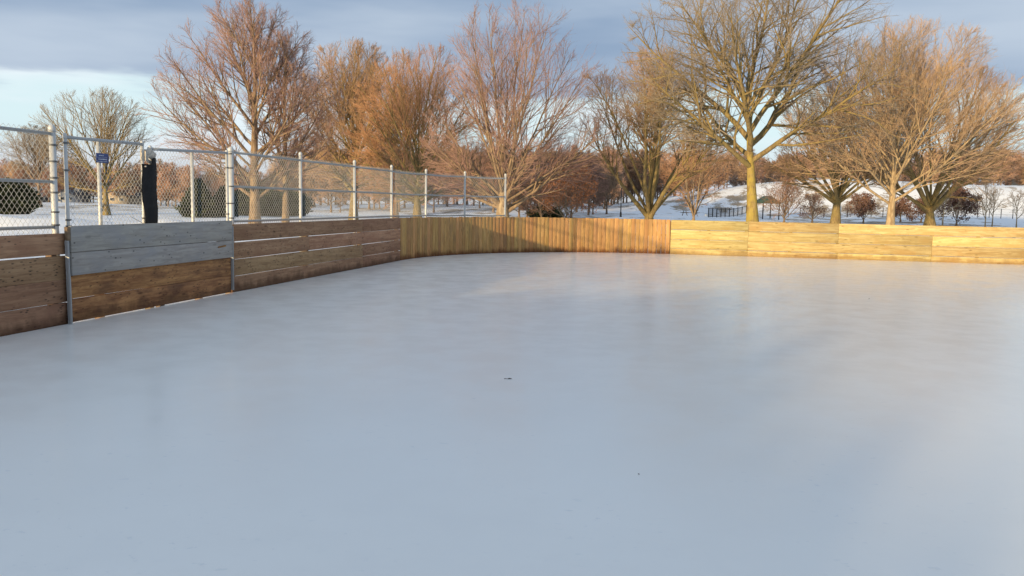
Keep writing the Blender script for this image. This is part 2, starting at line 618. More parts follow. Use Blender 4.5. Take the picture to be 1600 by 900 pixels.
def support(parent, u, v, z1, along="u", off=-0.085, size=(0.09, 0.09)):
    b = MB().box((0, 0, 0), (size[0], size[1], z1 + 0.25), None, 0.004).build("support_post", M["post_wood"], parent)
    b.location = rk(u, v + off, (z1 - 0.25) / 2) if along == "u" else rk(v - off, u, (z1 - 0.25) / 2)
    b.rotation_euler = (0, 0, ANG_U if along == "u" else ANG_V)
    return b


G_B = "wooden boards around the ice rink"
# near section of the long wall
t = thing("rink_boards", "brown plank boards at the photo's left edge, before the grey-topped gate planks", "rink boards", group=G_B)
rows = [(-0.06, 0.268), (0.272, 0.552), (0.556, 0.848), (0.866, 1.128)]
joints = [-14.0, -9.5, -4.7, 0.1, 4.5, 8.932]
for i, (z0, z1) in enumerate(rows):
    js = list(joints)
    if i % 2: js[-2] = 3.3
    for a, b in zip(js[:-1], js[1:]):
        plank(t, a + 0.002, b - 0.002, WALL_V - 0.019 + (hash01(i, a) - 0.5) * 0.006, z0, z1 - (0.006 if i == 3 and a < 5 else 0), M["plank_brown"])
for u in (-9.5, -7.1, -4.7, -2.3, 0.1, 2.3, 3.3, 4.5, 6.6, 8.78):
    support(t, u, WALL_V, 1.10)

# gate planks: two grey ones over two rusty brown ones
t = thing("gate_boards", "gate planks, two weathered grey over two rusty brown, between steel channels", "gate boards", group=G_B)
gv = WALL_V + 0.03
plank(t, 8.95, 12.70, gv + 0.016, 0.890, 1.215, M["plank_grey"])
plank(t, 8.95, 12.70, gv + 0.018, 0.602, 0.884, M["plank_grey"])
plank(t, 8.95, 12.70, gv - 0.022, 0.305, 0.600, M["plank_rust"])
plank(t, 8.95, 12.70, gv - 0.022, 0.014, 0.300, M["plank_rust"])
for u in (9.6, 10.65, 10.9, 11.9):
    support(t, u, gv - 0.022, 1.15)
for a, b in ((8.96, 12.02), (12.30, 12.69)):      # backing strips leave one bright hole between the grey planks
    plank(t, a, b, gv - 0.016, 0.86, 0.915, M["post_wood"], thick=0.02, name="backing_strip")
lens = [(math.cos(k) * 0.13, 0, math.sin(k) * 0.017 + 0.004 * math.sin(3 * k)) for k in np.linspace(0, 2 * math.pi, 14, endpoint=False)]
o = MB().add(lens + [(x, -0.002, z) for x, y, z in lens], [(i, (i + 1) % 14, 14 + (i + 1) % 14, 14 + i) for i in range(14)], [(14, 14 + i + 1, 14 + i) for i in range(1, 13)] + [(0, i, i + 1) for i in range(1, 13)]).build("bare_wood_scar", M["plank_rust"], t)
o.location = rk(12.36, gv + 0.0385, 0.80)
o.rotation_euler = (0, R(-4), ANG_U)
b = MB()
b.box((0, 0, 0), (0.075, 0.006, 1.07), None, 0.001)
b.box((-0.034, -0.028, 0), (0.006, 0.05, 1.07), None, 0.001)
o = b.build("steel_channel", M["steel"], t)
o.location = rk(8.918, gv + 0.005, 0.50)
o.rotation_euler = (0, R(-0.6), ANG_U)
o2 = link("steel_channel", o.data, None, t)
o2.location = rk(12.738, gv - 0.005, 0.585)
o2.rotation_euler = (0, R(0.3), ANG_U)
o = MB().box((0, 0, 0), (0.05, 0.05, 0.17), None, 0.004).build("end_block", M["post_wood"], t)
o.location = rk(8.915, gv + 0.012, 1.118)
o.rotation_euler = (0, 0, ANG_U)

# section between the gate and the curve
t = thing("rink_boards", "dark brown plank boards with bright gaps, between the grey gate planks and the curve", "rink boards", group=G_B)
segs = [[(12.78, 18.62), (18.625, 21.30)], [(12.78, 18.62), (18.625, 21.30)], [(12.78, 15.75), (15.755, 21.30)], [(12.78, 18.62), (18.625, 21.30)]]
rows = [(-0.06, 0.262), (0.270, 0.548), (0.560, 0.842), (0.858, 1.145)]
for i, (z0, z1) in enumerate(rows):
    for a, b in segs[i]:
        dz = {(2, 0): 0, (3, 1): -0.011, (1, 1): 0.002}.get((i, int(a > 15)), 0)
        plank(t, a, b, WALL_V - 0.019 + (hash01(i, b) - 0.5) * 0.006, z0 + dz, z1, M["plank_brown"])
for u in (12.82, 15.75, 18.62, 21.2):
    support(t, u, WALL_V, 1.12)

# the curve: upright boards
t = thing("rink_boards", "curved corner wall of narrow upright tan boards", "rink boards", group=G_B)
BW = 0.1385
nb = int((R(90) * (CRAD + 0.02)) / (BW + 0.0035))
variants = []
for k in range(5):
    vv, q, tt = chamfer_box((1.27 + 0.006 * (k - 2), 0.024, BW + 0.0015 * (k - 2)), 0.004)
    variants.append(mesh_np("upright_board", vv, [q, tt]))
    variants[-1].materials.append(M["board_upright"])
for i in range(nb):
    a = R(90) * (i + 0.5) / nb
    u, v = arc(a, CRAD + 0.014 + (hash01("c", i) - 0.5) * 0.007)
    o = link("upright_board", variants[int(hash01("v", i) * 5)], None, t)
    o.location = rk(u, v, 1.143 - 0.635 + (hash01("h", i) - 0.5) * 0.012)
    # local x up, local z along the curve
    tang = UV * math.cos(a) + VV * math.sin(a)
    out = UV * math.sin(a) - VV * math.cos(a)
    up = (Vector((0, 0, 1)) + tang * ((hash01("t", i) - 0.5) * 0.008)).normalized()
    zz = tang - up * tang.dot(up)
    yy = zz.cross(up)
    o.rotation_euler = Matrix((up, yy, zz)).transposed().to_euler()
for z in (0.2, 0.62, 1.02):
    pts = [rk(*arc(a, CRAD + 0.075), z) for a in np.linspace(R(1), R(89), 40)]
    MB().tube(pts, 0.035, 6).build("curved_stringer", M["post_wood"], t)
for a in np.linspace(R(4), R(86), 7):
    u, v = arc(a, CRAD + 0.15)
    b = MB().box((0, 0, 0), (0.09, 0.09, 1.3), None, 0.004).build("support_post", M["post_wood"], t)
    b.location = rk(u, v, 0.42)
    b.rotation_euler = (0, 0, ANG_U - a)

# end wall on the right
t = thing("rink_boards", "straight end wall of sunlit yellow pine planks on the right", "rink boards", group=G_B)
rows = [(-0.06, 0.185), (0.190, 0.497), (0.502, 0.818), (0.823, 1.142)]
vj = [-0.44, 2.06, 4.86, 7.66, 10.42, 13.2, 16.0, 18.8, 21.6, 24.0]
for i, (z0, z1) in enumerate(rows):
    js = list(vj)
    if i == 3: js[2] += 0.0; js.pop(3)
    if i == 1: js.pop(2)
    if i == 0: js.pop(4)
    for a, b in zip(js[:-1], js[1:]):
        o = plank(t, a + 0.002, b - 0.002, CEN[0] + CRAD + 0.019 + (hash01("e", i, a) - 0.5) * 0.012, z0, z1 - hash01("g", i, a) * 0.005, M["plank_pine"], along="v")
for v in vj[:-1] + [0.8, 3.4, 6.2, 9.0, 11.8]:
    support(t, v, CEN[0] + CRAD, 1.08, along="v", off=-0.085)

# ------------------------------------------------------------------ chain link fence
FV = WALL_V - 0.17


def fence_path(s):
    """position along the fence line: straight to the curve, then round it"""
    if s <= CEN[0]: return rk(s, FV, 0)
    a = (s - CEN[0]) / (CRAD + 0.17)
    return rk(*arc(a, CRAD + 0.17), 0)


def post_obj(parent, s, z1, r, name="post", cap=True, z0=-0.1, dv=0.0, lean=0.0):
    p = fence_path(s) + VV * dv
    b = MB().tube([(0, 0, z0), (lean, 0, z1)], r, 14)
    if cap:
        cp = [(lean, 0, z1 - 0.05), (lean, 0, z1 - 0.004), (lean, 0, z1 + r * 0.55), (lean, 0, z1 + r * 0.95)]
        b.tube(cp, [r * 1.14, r * 1.14, r * 0.85, r * 0.2], 14)
    o = b.build(name, M["lit_post_steel"], parent, True)
    o.location = p
    return o


def rail_obj(parent, s0, s1, z0, z1, r, name, dv=0.0, nseg=None):
    k = nseg or (2 if s1 <= CEN[0] + 0.3 else 9)
    pts = [fence_path(s) + VV * dv + Vector((0, 0, z0 + (z1 - z0) * (s - s0) / (s1 - s0) - 0.012 * math.sin(math.pi * (s - s0) / (s1 - s0)) * (k > 2))) for s in np.linspace(s0, s1, k)]
    return MB().tube(pts, r, 10).build(name, M["steel"], parent, True)


def mesh_link(parent, s0, s1, z0, z1, dv=0.0, w_=0.0385, h_=0.088, r=0.0024):
    nw = int(round((s1 - s0) / w_))
    w_ = (s1 - s0) / nw
    nr = int(round((z1 - z0) / (h_ / 2)))
    zz = np.linspace(z0, z1, nr + 1)
    allp = []
    for k in range(nw):
        s_mid = s0 + (k + 0.5) * w_
        pl = []
        for j in range(nr + 1):
            side = 1 if ((j + k) % 2) else -1
            s = s_mid + side * w_ * 0.5
            p = fence_path(s) + VV * (dv + 0.002 * side)
            jz = 0.004 * math.sin(s * 9.1 + j * 1.7) + 0.006 * math.sin(s * 1.9)
            pl.append((p.x, p.y, zz[j] + jz))
        allp.append(pl)
    pts = np.array(allp)
    v, q = tubes(pts, np.full(pts.shape[:2], r), 4)
    return MB().add(v, q).build("chain_link_mesh", M["wire"], parent)


def band(parent, s, z, r, dv=0.0):
    b = MB().tube([(0, 0, -0.011), (0, 0, 0.011)], r + 0.006, 12)
    b.box((r + 0.018, 0, 0), (0.03, 0.012, 0.02))
    o = b.build("tension_band", M["clamp"], parent)
    o.location = fence_path(s) + VV * dv + Vector((0, 0, z))
    o.rotation_euler = (0, 0, ANG_U + R(180) * 0)
    return o


# fence before the gate
G_F = "chain link fence above the left boards"
t = thing("chain_link_fence", "chain link fence panels at the far left edge, ending at a thick capped post", "fence", rk(8, FV, 0) * 0, group=G_F)
for s in (-1.6, 1.05, 3.7, 6.35):
    post_obj(t, s, 2.48, 0.034)
post_obj(t, 8.97, 2.41, 0.040)
for s0, s1 in ((-1.6, 1.05), (1.05, 3.7), (3.7, 6.35), (6.35, 8.97)):
    rail_obj(t, s0, s1, 2.335, 2.335, 0.021, "top_rail")
    rail_obj(t, s0, s1, 1.75, 1.75, 0.021, "middle_rail")
    rail_obj(t, s0, s1, 1.195, 1.195, 0.021, "bottom_rail")
    mesh_link(t, s0 + 0.03, s1 - 0.045, 1.10, 2.395, 0.028)
for z in (1.22, 1.38, 1.62, 1.80, 2.0, 2.2):
    band(t, 8.97, z, 0.040)

# gate leaf one (with the blue sign)
def gate_leaf(label, s0, s1, smid, z_l, z_r, mid_first):
    g = thing("chain_link_gate", label, "gate", (0, 0, 0), group="two leaves of the chain link gate")
    dv = 0.03
    for s, zt in ((s0, z_l), (s1, z_r)):
        post_obj(g, s, zt + 0.03, 0.024, "gate_stile", True, 0.15, dv)
    post_obj(g, smid, (z_l + z_r) / 2 - 0.02, 0.026, "gate_brace", False, 0.15, dv - 0.03)
    rail_obj(g, s0, s1, z_l, z_r, 0.022, "top_rail", dv)
    rail_obj(g, s0, s1, 1.02, 1.02, 0.021, "bottom_rail", dv)
    mesh_link(g, s0 + 0.03, s1 - 0.03, 1.05, (z_l + z_r) / 2 - 0.01, dv + 0.02)
    return g


g1 = gate_leaf("gate leaf nearer the camera, holding the small blue sign", 9.15, 10.66, 9.79, 2.31, 2.33, True)
for z in (1.20, 1.28, 1.9, 2.24):
    band(g1, 9.15, z, 0.024, 0.03)
for z in (1.28, 1.75, 1.95):
    band(g1, 10.66, z, 0.024, 0.03)
# tie wires at the foot of the leaf
for a, b in (((10.3, 1.32), (10.62, 1.2)),):
    MB().tube([fence_path(a[0]) + VV * 0.06 + Vector((0, 0, a[1])), fence_path(b[0]) + VV * 0.06 + Vector((0, 0, b[1]))], 0.004, 5).build("tie_wire", M["wire"], g1)
g2 = gate_leaf("gate leaf farther from the camera, beside the hanging black mat", 10.84, 12.90, 11.93, 2.275, 2.345, False)
for z in (1.32, 1.5, 2.1):
    band(g2, 12.90, z, 0.024, 0.03)
# latch and bracket on the second leaf
b = MB()
b.box((0.0, 0.0, 0.0), (0.20, 0.03, 0.13), Matrix.Rotation(R(28), 3, "Y"), 0.006)
b.box((-0.10, 0.01, -0.02), (0.055, 0.05, 0.16), None, 0.006)
b.box((0.02, 0.02, -0.12), (0.16, 0.03, 0.05), Matrix.Rotation(R(20), 3, "Y"), 0.006)
b.box((-0.20, 0.0, -0.02), (0.05, 0.035, 0.16), None, 0.006)
b.tube([(-0.2, 0.0, 0.055), (-0.1, 0.0, 0.055)], 0.012, 6)
b.tube([(-0.1, 0.03, -0.03), (-0.1, 0.03, 0.03)], 0.02, 8)
o = b.build("latch_bracket", M["bracket"], g2)
o.location = fence_path(10.80) + VV * 0.07 + Vector((0, 0, 2.195))
o.rotation_euler = (0, 0, ANG_U)

# the fence after the gate, round the first half of the curve
t = thing("chain_link_fence", "long chain link fence run from the gate round the start of the curve", "fence", (0, 0, 0), group=G_F)
sc_ = CRAD + 0.17
line = [13.07, 15.72, 18.55, 21.09, CEN[0] + R(15.5) * sc_, CEN[0] + R(30.2) * sc_, CEN[0] + R(43.4) * sc_]
for i, s in enumerate(line):
    post_obj(t, s, 2.42 if i == 0 else 2.50 + 0.01 * (i % 2), 0.046 if i == 0 else 0.033, lean=(hash01("ln", i) - 0.5) * 0.02)
for a, b in zip(line[:-1], line[1:]):
    rail_obj(t, a, b, 2.37, 2.375, 0.021, "top_rail")
    rail_obj(t, a, b, 1.79, 1.79, 0.021, "middle_rail")
    rail_obj(t, a, b, 1.19, 1.19, 0.021, "bottom_rail")
    mesh_link(t, a + 0.05, b - 0.045, 1.12, 2.425, 0.03)
for z in (1.25, 1.5, 1.79, 2.1, 2.34):
    band(t, 13.07, z, 0.046)

# the black rubber mat hung at the gate's meeting stiles
prof = []
W_, H_ = 0.30, 1.0
nu, nv_ = 7, 16
vv = []
for side in (0, 1):
    for j in range(nv_ + 1):
        for i in range(nu + 1):
            x = i / nu
            z = j / nv_
            topz = 0.875 + (0.095 if x > 0.62 else 0.0)
            zz = z * topz
            sway = 0.055 * (1 - z) ** 1.4 + 0.012 * math.sin(z * 9)
            edge_n = (hash01("m", i, j) - 0.5) * 0.014 * (i in (0, nu))
            vv.append((x * W_ * (1.0 + 0.03 * math.sin(z * 5)) + sway + edge_n, 0.02 * math.sin(z * 3 + x * 2) + 0.014 * side + 0.012 * math.sin(x * 7), zz))
nn = (nu + 1) * (nv_ + 1)
qs = []
for j in range(nv_):
    for i in range(nu):
        a = j * (nu + 1) + i
        qs.append((a, a + 1, a + nu + 2, a + nu + 1))
        qs.append((nn + a, nn + a + nu + 1, nn + a + nu + 2, nn + a + 1))
for j in range(nv_):
    for i in (0, nu):
        a = j * (nu + 1) + i
        qs.append((a, a + nu + 1, nn + a + nu + 1, nn + a))
for i in range(nu):
    for j in (0, nv_):
        a = j * (nu + 1) + i
        qs.append((a, nn + a, nn + a + 1, a + 1))
mat_ = thing("rubber_mat", "black rubber mat hanging over the gap between the gate leaves", "mat", fence_path(10.555) + VV * 0.105 + Vector((0, 0, 1.175)), ANG_U)
MB().add(vv, qs).build("mat_sheet", M["rubber"], mat_, False)
for x, z in ((0.285, 0.93), (0.30, 0.72), (0.30, 0.52), (0.05, 0.84)):
    o = MB().tube([(0, 0.0, 0), (0, -0.03, 0)], 0.011, 8).build("washer", M["bracket"], mat_)
    o.location = (x, -0.005 + 0.02 * math.sin(z * 3), z)

# small blue sign on the gate brace
sg = thing("gate_sign", "small blue sign with faint white lines on the gate brace", "sign", fence_path(9.79) + VV * 0.055 + Vector((0, 0, 2.085)), ANG_U)
MB().box((0, 0, 0), (0.235, 0.006, 0.125), None, 0.001).build("sign_plate", M["sign_blue"], sg)
for z, x0, x1, hh in ((0.032, -0.06, 0.03, 0.012), (0.008, -0.095, 0.09, 0.004), (-0.016, -0.075, 0.085, 0.014), (-0.044, -0.1, 0.1, 0.008)):
    b = MB()
    x = x0
    while x < x1:
        ww = 0.008 + 0.014 * hash01("s", x, z)
        b.box((x, -0.0045, z), (ww, 0.002, hh * (0.6 + 0.5 * hash01("z", x, z))))
        x += ww + 0.004
    o = b.build("sign_lettering", M["sign_white"], sg)
sg.rotation_euler = (0, 0, ANG_U)

# ------------------------------------------------------------------ trees
BK = {
    "brown": bark_mat("bark_brown", (0.18, 0.125, 0.08), (0.38, 0.27, 0.165)),
    "grey": bark_mat("bark_grey", (0.15, 0.12, 0.085), (0.33, 0.27, 0.19)),
    "pale": bark_mat("bark_pale", (0.27, 0.19, 0.11), (0.50, 0.38, 0.23)),
    "lichen": bark_mat("bark_lichen", (0.20, 0.14, 0.06), (0.36, 0.26, 0.11), (0.42, 0.32, 0.07), 0.75),
    "olive": bark_mat("bark_olive", (0.17, 0.12, 0.06), (0.33, 0.24, 0.11), (0.30, 0.23, 0.08), 0.6),
    "far": bark_mat("bark_far", (0.17, 0.115, 0.08), (0.30, 0.21, 0.14)),
}
TW = {
    "plum": simple_mat("twig_plum", (0.37, 0.225, 0.175), 0.8, 0, 0.25, 0.8, 0, 0.2),
    "brown": simple_mat("twig_brown", (0.42, 0.265, 0.155), 0.8, 0, 0.25, 0.8, 0, 0.2),
    "rust": simple_mat("twig_rust", (0.45, 0.24, 0.13), 0.8, 0, 0.25, 0.8, 0, 0.2),
    "tan": simple_mat("twig_tan", (0.55, 0.365, 0.215), 0.8, 0, 0.22, 0.8, 0, 0.2),
    "olive": simple_mat("twig_olive", (0.145, 0.105, 0.06), 0.8, 0, 0.25, 0.8, 0, 0.2),
    "grey": simple_mat("twig_grey", (0.31, 0.245, 0.17), 0.8, 0, 0.25, 0.8, 0, 0.2),
    "far": simple_mat("twig_far", (0.46, 0.29, 0.20), 0.9, 0, 0.25, 0.5, 0, 0.1, 0.22),
}


def env_dist(p, d, c, r):
    """distance from p along d to the half-ellipsoid crown outline"""
    rr = np.empty_like(p)
    rr[:, 0] = np.where(d[:, 0] < 0, r[0], r[1])
    rr[:, 1] = (r[0] + r[1]) / 2
    rr[:, 2] = np.where(d[:, 2] > 0, r[2], r[3])
    q = (p - c) / rr
    e = d / rr
    A = (e * e).sum(1)
    B = (q * e).sum(1)
    C = (q * q).sum(1) - 1
    disc = B * B - A * C
    s = np.where(disc > 0, (-B + np.sqrt(np.maximum(disc, 0))) / A, 0)
    return np.maximum(s, 0.0)


def grow(g, start, d, length, rad0, rad1, K, trop, wig, droop=0.0):
    n = len(start)
    pts = np.empty((n, K + 1, 3))
    pts[:, 0] = start
    d = unit(d)
    st = (length / K)[:, None]
    for k in range(K):
        pts[:, k + 1] = pts[:, k] + d * st
        d = d + g.normal(0, wig, (n, 3))
        d[:, 2] += trop - droop * (k / K)
        d = unit(d)
    t = np.linspace(0, 1, K + 1)[None]
    rad = rad0[:, None] * (1 - t) ** 0.8 + rad1[:, None] * (1 - (1 - t) ** 0.8)
    return pts, rad


def children(g, pts, rad, m, t0, t1, a0, a1):
    """m shoots on every branch: start, direction, parent's radius there, t, parent index"""
    n, k, _ = pts.shape
    t = t0 + (t1 - t0) * (np.arange(m)[None] + g.uniform(0.1, 0.9, (n, m))) / m
    f = np.clip(t * (k - 1), 0, k - 1.001)
    i = f.astype(int)
    fr = (f - i)[..., None]
    idx = np.arange(n)[:, None]
    p = pts[idx, i] * (1 - fr) + pts[idx, i + 1] * fr
    tan = unit(pts[idx, i + 1] - pts[idx, i])
    rr = rad[idx, i] * (1 - fr[..., 0]) + rad[idx, i + 1] * fr[..., 0]
    perp = unit(np.cross(tan, g.normal(0, 1, (n, m, 3))))
    ang = np.radians(g.uniform(a0, a1, (n, m)))[..., None]
    d = unit(tan * np.cos(ang) + perp * np.sin(ang))
    return p.reshape(-1, 3), d.reshape(-1, 3), rr.ravel(), t.ravel(), np.repeat(np.arange(n), m)


def make_tree(seed, H, trunk_r, fork, lead, limbs, el0, el1, cen, rad, n2=16, n3=8, n4=8, trop=(0.07, 0.05, 0.06, 0.04), wig=(0.07, 0.10, 0.14, 0.16),
              ang=(28, 55), twig_r=0.0055, lean=(0, 0), limb_r=0.5, extra=(), l2=0.55, twig_len=(0.3, 0.75), K1=9, bend=0.05, b0=0.16):
    """skeleton of a bare tree about its base. Returns trunk tube, list of (limb, boughs), twig tubes"""
    g = np.random.default_rng(seed)
    c = np.array(cen, float)
    r = np.array(rad, float)
    K = 9
    zz = np.linspace(0, lead, K + 1)
    trunk = np.zeros((1, K + 1, 3))
    wob = np.cumsum(g.normal(0, bend, (K + 1, 2)), 0) * (np.arange(K + 1)[:, None] > 0) * 0.5
    trunk[0, :, 0] = lean[0] * (zz / lead) ** 1.3 + wob[:, 0] * (zz / lead)
    trunk[0, :, 1] = lean[1] * (zz / lead) + wob[:, 1] * (zz / lead)
    trunk[0, :, 2] = zz - 0.15 * (zz == 0)
    tt = zz / lead
    end_r = trunk_r * (0.55 if lead < fork * 1.5 else 0.2)
    trad = (trunk_r * (1 - tt) + end_r * tt + trunk_r * 0.45 * np.exp(-zz / (trunk_r * 2.2)))[None]
    # limbs
    hs = fork + (lead - fork) * (np.arange(limbs) / max(1, limbs - 1)) ** 1.0 * g.uniform(0.92, 1.0, limbs)
    az = np.arange(limbs) * 2.39996 + g.uniform(-0.35, 0.35, limbs) + g.uniform(0, 6.28)
    el = np.radians(el0 + (el1 - el0) * np.arange(limbs) / max(1, limbs - 1) + g.uniform(-7, 7, limbs))
    L_r = trunk_r * limb_r * (1.0 - 0.45 * np.arange(limbs) / limbs) * g.uniform(0.8, 1.15, limbs)
    st = np.stack([np.interp(hs, zz, trunk[0, :, i]) for i in range(3)], -1)
    dd = np.stack([np.cos(az) * np.cos(el), np.sin(az) * np.cos(el), np.sin(el)], -1)
    if len(extra):
        e = np.array(extra, float)     # height, azimuth deg, elevation deg, radius factor
        st = np.concatenate([st, np.stack([np.interp(e[:, 0], zz, trunk[0, :, i]) for i in range(3)], -1)])
        a_, b_ = np.radians(e[:, 1]), np.radians(e[:, 2])
        dd = np.concatenate([dd, np.stack([np.cos(a_) * np.cos(b_), np.sin(a_) * np.cos(b_), np.sin(b_)], -1)])
        L_r = np.concatenate([L_r, trunk_r * e[:, 3]])
    ln = np.maximum(env_dist(st, dd, c, r) * g.uniform(0.9, 1.06, len(st)), 0.25 * H)
    lp, lr = grow(g, st, dd, ln, L_r, np.full(len(st), twig_r * 1.6), K1, trop[0], wig[0])
    # the leader grows boughs too
    srcs_p, srcs_r = lp, lr
    p, d, rr, t, pi = children(g, srcs_p, srcs_r, n2, b0, 0.98, *ang)
    ln2 = np.minimum(ln[pi] * l2 * (1.15 - 0.75 * t) * g.uniform(0.7, 1.2, len(p)), env_dist(p, d, c, r) * 1.02 + 0.25)
    bp, br = grow(g, p, d, ln2, np.clip(rr * 0.62, twig_r * 1.8, None), np.full(len(p), twig_r * 1.2), 5, trop[1], wig[1])
    p3, d3, r3, t3, i3 = children(g, bp, br, n3, 0.10, 1.0, ang[0] - 3, ang[1] + 3)
    ln3 = np.minimum(np.maximum(ln2[i3] * 0.6 * (1.2 - 0.6 * t3) * g.uniform(0.6, 1.2, len(p3)), 0.35), env_dist(p3, d3, c, r) * 1.0 + 0.3)
    cp, cr = grow(g, p3, d3, ln3, np.clip(r3 * 0.6, twig_r * 1.25, None), np.full(len(p3), twig_r * 0.8), 3, trop[2], wig[2])
    p4, d4, r4, t4, i4 = children(g, cp, cr, n4, 0.12, 1.0, ang[0] - 5, ang[1] + 5)
    ln4 = g.uniform(twig_len[0], twig_len[1], len(p4)) * np.clip(ln3[i4] / 1.2, 0.4, 1.15)
    d4 = d4 + np.array([0, 0, 1.0]) * trop[3]
    dp, dr = grow(g, p4, d4, ln4, np.full(len(p4), twig_r), np.full(len(p4), twig_r * 0.2), 1, trop[3], wig[3])
    return dict(trunk=(trunk, trad), limbs=(lp, lr), boughs=(bp, br, pi), shoots=(cp, cr), twigs=(dp, dr))


def tree_obj(name, label, base, sk, bark, twig, group=None, limb_parts=True, cat="tree", limb_bark=None):
    t = thing(name, label, cat, base, 0, group)
    b = MB()
    b.add(*tubes(*sk["trunk"], 12))
    lp, lr = sk["limbs"]
    bp, br, pi = sk["boughs"]
    if limb_parts:
        b.build("trunk", BK[bark], t, True)
        for i in range(len(lp)):
            m = MB()
            m.add(*tubes(lp[i:i + 1], lr[i:i + 1], 8))
            sel = pi == i
            m.add(*tubes(bp[sel], br[sel], 5))
            m.build("limb", BK[limb_bark or bark], t, True)
    else:
        b.add(*tubes(lp, lr, 6))
        b.add(*tubes(bp, br, 4))
        b.build("trunk", BK[bark], t, True)
    m = MB()
    m.add(*tubes(*sk["shoots"], 3))
    m.add(*spikes(*sk["twigs"]))
    m.build("crown", TW[twig], t, False)
    return t


def spot(px, depth):
    """foot of a thing standing on the ground at that column and distance"""
    p = at(px, 330, depth)
    return Vector((p.x, p.y, float(ground_z(p.x, p.y))))


def crown_dims(px, depth, top, xl, xr, zc, below):
    """ellipsoid centre and radii (left, right, up, down) about the foot, from the outline's pixels"""
    b = spot(px, depth)
    ztop = at(px, top, depth).z - b.z
    m = depth / FPX
    cx = ((xl + xr) / 2 - px) * m * 0.5
    return ztop, (cx, 0, zc), ((px - xl) * m + cx, (xr - px) * m - cx, ztop - zc, below)


def place_tree(name, label, px, depth, top, xl, xr, zc, below, bark, twig, group=None, limb_parts=True, limb_bark=None, **kw):
    H, c, r = crown_dims(px, depth, top, xl, xr, zc, below)
    sk = make_tree(H=H, cen=c, rad=r, **kw)
    return tree_obj(name, label, spot(px, depth), sk, bark, twig, group, limb_parts, limb_bark=limb_bark)


# linden pair behind the gate end of the fence
MAPLE = dict(trop=(0.02, 0.04, 0.05, 0.05), wig=(0.045, .08, .12, .15), ang=(18, 42), l2=0.5)
place_tree("linden_tree", "tall plum-tinted bare tree with a pointed crown behind the gate", 398, 42, 2, 240, 525, 3.8, 3.4, "brown", "plum",
           seed=11, trunk_r=0.27, fork=1.9, lead=8.8, limbs=22, el0=34, el1=72, n2=13, n3=8, n4=7, twig_r=0.0048, limb_r=0.36, **MAPLE,
           extra=((1.6, 175, 34, .34), (2.4, 160, 40, .3), (1.5, 10, 40, .28), (3.0, 185, 44, .25)))
place_tree("linden_tree", "slimmer bare tree close to the right of the pointed plum-tinted one", 446, 43, 42, 385, 545, 4.0, 3.0, "brown", "plum",
           seed=12, trunk_r=0.18, fork=2.2, lead=7.4, limbs=15, el0=40, el1=74, n2=12, n3=8, n4=6, twig_r=0.0048, limb_r=0.42, **MAPLE)
# brown round-headed trees behind
place_tree("bare_tree", "dense brown round-headed tree behind, right of the plum-tinted pair", 552, 62, 68, 450, 650, 5.6, 4.8, "olive", "brown",
           seed=13, trunk_r=0.30, fork=2.0, lead=6, limbs=24, el0=22, el1=78, n2=15, n3=9, n4=9, twig_r=0.0075, limb_r=0.4, **MAPLE)
place_tree("bare_tree", "rusty brown tree with low sweeping branches, left of the big maple", 652, 56, 78, 548, 790, 5.4, 4.8, "olive", "rust",
           seed=14, trunk_r=0.28, fork=1.3, lead=4.6, limbs=22, el0=16, el1=80, n2=14, n3=8, n4=8, twig_r=0.0062, limb_r=0.4, **MAPLE,
           extra=((1.6, 178, 20, .3), (2.2, 200, 24, .3), (2.8, 165, 32, .26)))
place_tree("bare_tree", "paler brown bare tree rising behind the rusty one, left of the big maple", 618, 76, 80, 540, 700, 6.4, 5.4, "far", "brown",
           seed=27, trunk_r=0.26, fork=2.0, lead=6, limbs=20, el0=24, el1=80, n2=13, n3=8, n4=8, twig_r=0.009, limb_r=0.4, limb_parts=False, **MAPLE)
# big maple by the end of the fence
place_tree("maple_tree", "big bare maple with many fanned stems behind the end of the fence", 786, 40, 2, 664, 955, 3.6, 2.6, "pale", "plum",
           seed=15, trunk_r=0.38, fork=1.2, lead=2.6, limbs=22, el0=24, el1=80, n2=13, n3=8, n4=6, b0=0.22, twig_r=0.0048, limb_r=0.25, limb_bark="brown", **MAPLE,
           extra=((1.0, 8, 34, .27), (1.3, 172, 38, .24)))
# vase-shaped dark tree
place_tree("bare_tree", "vase-shaped olive tree with long bare stems above the board joint", 1014, 47, 84, 892, 1148, 5.2, 2.0, "olive", "brown",
           seed=16, b0=0.42, trunk_r=0.40, fork=0.8, lead=1.4, limbs=15, el0=44, el1=84, n2=15, n3=9, n4=8, twig_r=0.0056, trop=(0.02, 0.015, 0.0, -0.02), ang=(22, 50), limb_r=0.36, l2=0.5)
# tall tree with the yellow trunk
place_tree("tall_tree", "tallest tree with a leaning lichen-yellow trunk, its top out of the picture", 1178, 38, -80, 950, 1392, 6.0, 2.8, "lichen", "grey",
           seed=21, limb_bark="olive", trunk_r=0.30, fork=3.4, lead=6.2, limbs=12, el0=26, el1=74, n2=17, n3=10, n4=8, twig_r=0.0048, trop=(0.05, 0.02, 0.03, 0.0), wig=(0.1, .13, .17, .18), limb_r=0.52, lean=(-0.5, 0), l2=0.55, bend=0.02)
# fine-twigged tan tree
place_tree("maple_tree", "fine-twigged tan bare tree with an upswept fan crown, in front on the right", 1392, 40, 40, 1200, 1585, 3.9, 2.4, "pale", "tan",
           seed=18, trunk_r=0.225, fork=1.8, lead=5.0, limbs=24, el0=28, el1=80, n2=15, n3=9, n4=8, twig_r=0.0048, limb_r=0.30, **MAPLE)
